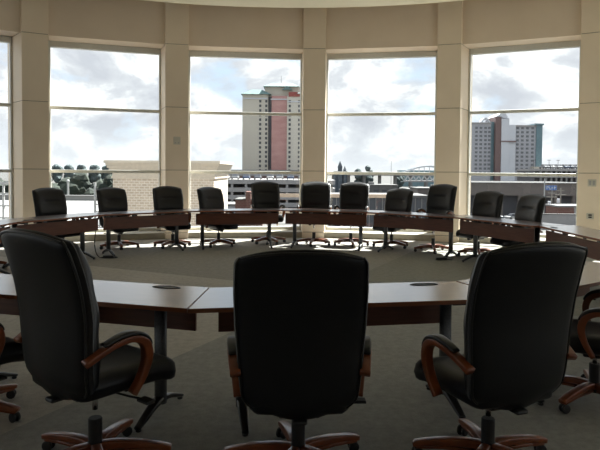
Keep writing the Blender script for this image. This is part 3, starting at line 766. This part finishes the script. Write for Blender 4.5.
# garage with open decks beside it
t = empty('parking_garage', (80, 180, G), label='grey open-deck garage with lamp poles right of the stepped hotel', cat='building')
S4 = .3051
def qx(px): return (px - 300) * S4 - 80
def qz(y): return (173 - y) * S4 + 1.5 - G
xb('interior', t, M['openshade'], qx(541), qx(592), 5, 20, 0, qz(169.5))  # dark filler block, coloured as the shade behind the open decks
for y in (169, 175.5, 182): xb('deck', t, M['slab'], qx(540.5), qx(593), -.3, 20, qz(y + 2.2), qz(y))
for i in range(11): x = qx(541) + i * 1.55; xb('column', t, M['slabgrey'], x - .28, x + .28, -.1, .5, 0, qz(170))
for px in (545, 561, 570.5): b = MB(); b.lathe([(.09, qz(169)), (.07, qz(160))], 6, Matrix.Translation((qx(px), 9, 0))); b.box(qx(px) - .5, qx(px) + .5, 8.9, 9.1, qz(160), qz(159.5)); b.build('lamp_pole', M['roofgrey'], t)
for i in range(6): car(75.3 + i * 2.1, 182, G + qz(169), (i * 3 + 1) % 4, 'small car on the roof of the grey open-deck garage', 'cars on the grey garage roof', PI / 2)
# long brown warehouse with white roof edge
t = empty('warehouse', (52, 140, G), label='long windowless brown building with a white roof edge across the right window', cat='building')
S5 = .2373
def wz(y): return (173.5 - y) * S5 + 1.5 - G
xb('wall', t, M['brown'], -13, 18, 0, 25, wz(196.5), wz(184)); xb('roof_edge', t, M['slab'], -13.2, 18.2, -.3, 0, wz(184), wz(183.4)); xb('roof', t, M['roofdark'], -13.2, 18.2, 0, 25, wz(184), wz(183.6))
xb('undercroft', t, M['openshade'], -13, 18, 2.5, 25, 0, wz(196.5))  # solid block whose dark colour is the shade under the building
for i in range(8): x = -12.6 + i * 4.3; xb('column', t, M['brown'], x - .35, x + .35, .2, 1, 0, wz(196.5))
# blue sign on a tall pole
t = empty('road_sign', (53.05, 128, G), label='blue rectangular sign with white marks on a tall pale pole', cat='sign')
b = MB(); b.lathe([(.16, 0), (.13, 9.2)], 8); b.build('pole', M['whitemetal'], t)
p = xb('panel', t, M['blue_sign'], .25, 2.6, -.12, .08, 6.75, 7.75)
for x0, x1, z0, z1 in ((.42, .54, 6.92, 7.58), (.54, .82, 7.46, 7.58), (.70, .82, 7.20, 7.46), (1.02, 1.14, 6.92, 7.50), (1.14, 1.36, 6.92, 7.04), (1.5, 1.62, 6.92, 7.50), (1.62, 1.86, 7.20, 7.32), (2.06, 2.18, 6.92, 7.58), (2.18, 2.44, 7.22, 7.34)):
    xb('mark', p, M['signwhite'], x0, x1, -.16, -.11, z0, z1)
# utility poles
for x, h, l in ((55.1, 6.7, 'weathered utility pole with crossarm, left of the pair by the red brick sheds'), (57.7, 7.2, 'taller weathered utility pole with crossarm, right of the pair by the red brick sheds')):
    t = empty('utility_pole', (x, 129 if x < 56 else 130.5, G), label=l, cat='pole', group='utility poles in the right window')
    b = MB(); b.lathe([(.2, 0), (.14, h)], 8); b.build('pole', M['polewood'], t)
    xb('crossarm', t, M['polewood'], -1.2, 1.2, -.1, .1, h - 1.6, h - 1.4); xb('crossarm', t, M['polewood'], -.8, .8, -.1, .1, h - .7, h - .55)
    b = MB(); b.lathe([(.3, 0), (.34, .1), (.34, .9), (.25, 1)], 10, Matrix.Translation((-.5, 0, h - 3.4))); b.build('transformer', M['palefac'], t)
t = empty('brick_shed', (57, 122, G), label='low red brick sheds with a white roof line below the utility poles', cat='building')
xb('wall', t, M['redbrick'], -3.6, 3.6, 0, 6, 0, 3.4); xb('roof', t, M['slabgrey'], -3.8, 3.8, -.2, 6.2, 3.4, 3.75); xb('pilaster', t, M['slab'], -.2, .2, -.1, .2, 0, 3.4); xb('pilaster', t, M['slab'], 1.9, 2.3, -.1, .2, 0, 3.4)
t = empty('roadway_standin', (49, 110, G), label='pale wall added in place of the roadway before the red brick sheds', cat='wall')
xb('wall', t, M['slab'], -4.5, 5, 0, .6, 0, 2.7); xb('coping', t, M['roofgrey'], -4.6, 5.1, -.1, .7, 2.7, 2.85)  # added wall stands in for the pale roadway below the sheds
for i, (x, y, ci) in enumerate([(38, 130, 2), (43, 131, 1), (47.5, 130.5, 0), (50.2, 126, 0), (41, 134, 3), (36, 133, 0)]):
    car(x, y, G + .02, ci, ['blue car on the pale road left of the grey hotel base', 'dark grey car on the road between the last two far chairs', 'white car on the road left of the blue sign pole', 'white car beside the foot of the blue sign pole', 'silver car on the farther lane of the pale road', 'white car on the pale road at the left end'][i], 'cars on the pale road', .1 * (i % 3))

# ------------------------------------------------------------------ sky and sun
w = bpy.data.worlds.new('World'); scene.world = w; w.use_nodes = True
nt = w.node_tree; bg = nt.nodes['Background']
tc = nt.nodes.new('ShaderNodeTexCoord')
def noise(loc, sc, scale, detail, rough, dist):
    mp = nt.nodes.new('ShaderNodeMapping'); mp.inputs['Scale'].default_value = sc; mp.inputs['Location'].default_value = loc
    n = nt.nodes.new('ShaderNodeTexNoise'); n.inputs['Scale'].default_value = scale; n.inputs['Detail'].default_value = detail; n.inputs['Roughness'].default_value = rough; n.inputs['Distortion'].default_value = dist
    nt.links.new(tc.outputs['Generated'], mp.inputs['Vector']); nt.links.new(mp.outputs['Vector'], n.inputs['Vector']); return n
def ramp(src, stops):
    r = nt.nodes.new('ShaderNodeValToRGB'); e = r.color_ramp.elements
    while len(e) < len(stops): e.new(.5)
    for q, (p, c) in zip(e, stops): q.position = p; q.color = (*c, 1) if len(c) == 3 else c
    nt.links.new(src, r.inputs['Fac']); return r
na = noise((3.1, 1.7, .4), (1, 1, 1.9), 4.2, 9, .55, .25)
nb = noise((8.3, 2.2, 5.0), (1, 1, 1.7), 8.5, 9, .58, .25)
cloud = ramp(nb.outputs['Fac'], [(.38, (.40, .41, .445)), (.47, (.48, .49, .515)), (.52, (.62, .62, .625)), (.58, (.80, .80, .79))])
mask = ramp(na.outputs['Fac'], [(.40, (0, 0, 0)), (.47, (1, 1, 1))])
sepz = nt.nodes.new('ShaderNodeSeparateXYZ'); nt.links.new(tc.outputs['Generated'], sepz.inputs[0])
blue = ramp(sepz.outputs['Z'], [(0, (.52, .58, .63)), (.30, (.34, .46, .62)), (.8, (.17, .30, .57))])
mx = nt.nodes.new('ShaderNodeMix'); mx.data_type = 'RGBA'
nt.links.new(mask.outputs['Color'], mx.inputs['Factor']); nt.links.new(blue.outputs['Color'], mx.inputs[6]); nt.links.new(cloud.outputs['Color'], mx.inputs[7])
haze = ramp(sepz.outputs['Z'], [(0, (1, 1, 1)), (.09, (0, 0, 0))])
mx2 = nt.nodes.new('ShaderNodeMix'); mx2.data_type = 'RGBA'; hm = nt.nodes.new('ShaderNodeMath'); hm.operation = 'MULTIPLY'; hm.inputs[1].default_value = .55
nt.links.new(haze.outputs['Color'], hm.inputs[0]); nt.links.new(hm.outputs[0], mx2.inputs['Factor'])
nt.links.new(mx.outputs[2], mx2.inputs[6]); mx2.inputs[7].default_value = (.60, .62, .64, 1)
nt.links.new(mx2.outputs[2], bg.inputs['Color']); bg.inputs['Strength'].default_value = 1.42

sun = bpy.data.lights.new('sun', 'SUN'); sun.energy = 19.0; sun.angle = math.radians(.6); sun.color = (1, .975, .93)
so = bpy.data.objects.new('sun', sun); col.objects.link(so)
az, el = math.radians(36), math.radians(53)
d = Vector((math.sin(az) * math.cos(el), math.cos(az) * math.cos(el), math.sin(el)))
so.rotation_euler = d.to_track_quat('Z', 'Y').to_euler(); so.location = (0, 0, 20)

# ------------------------------------------------------------------ camera
cam = bpy.data.cameras.new('camera'); co = bpy.data.objects.new('camera', cam); col.objects.link(co); scene.camera = co
FPX = 590.0; pitch = math.radians(1.8); roll = math.radians(.42)
cam.sensor_width = 36; cam.lens = 36 * FPX / 600; cam.clip_end = 9000; cam.clip_start = .05
cam.shift_y = -(225 - (171 + FPX * math.tan(pitch))) / 600
co.matrix_world = Matrix.Translation((0, 0, 1.5)) @ Matrix.Rotation(PI / 2 - pitch, 4, 'X') @ Matrix.Rotation(roll, 4, 'Z')

scene.view_settings.view_transform = 'Standard'; scene.view_settings.look = 'None'
scene.view_settings.exposure = 0.55; scene.view_settings.gamma = 1.0; scene.view_settings.use_curve_mapping = False
cy = scene.cycles
cy.use_denoising = True; cy.max_bounces = 14; cy.diffuse_bounces = 8; cy.glossy_bounces = 4; cy.transparent_max_bounces = 24
cy.sample_clamp_indirect = 6; cy.caustics_reflective = False; cy.caustics_refractive = False
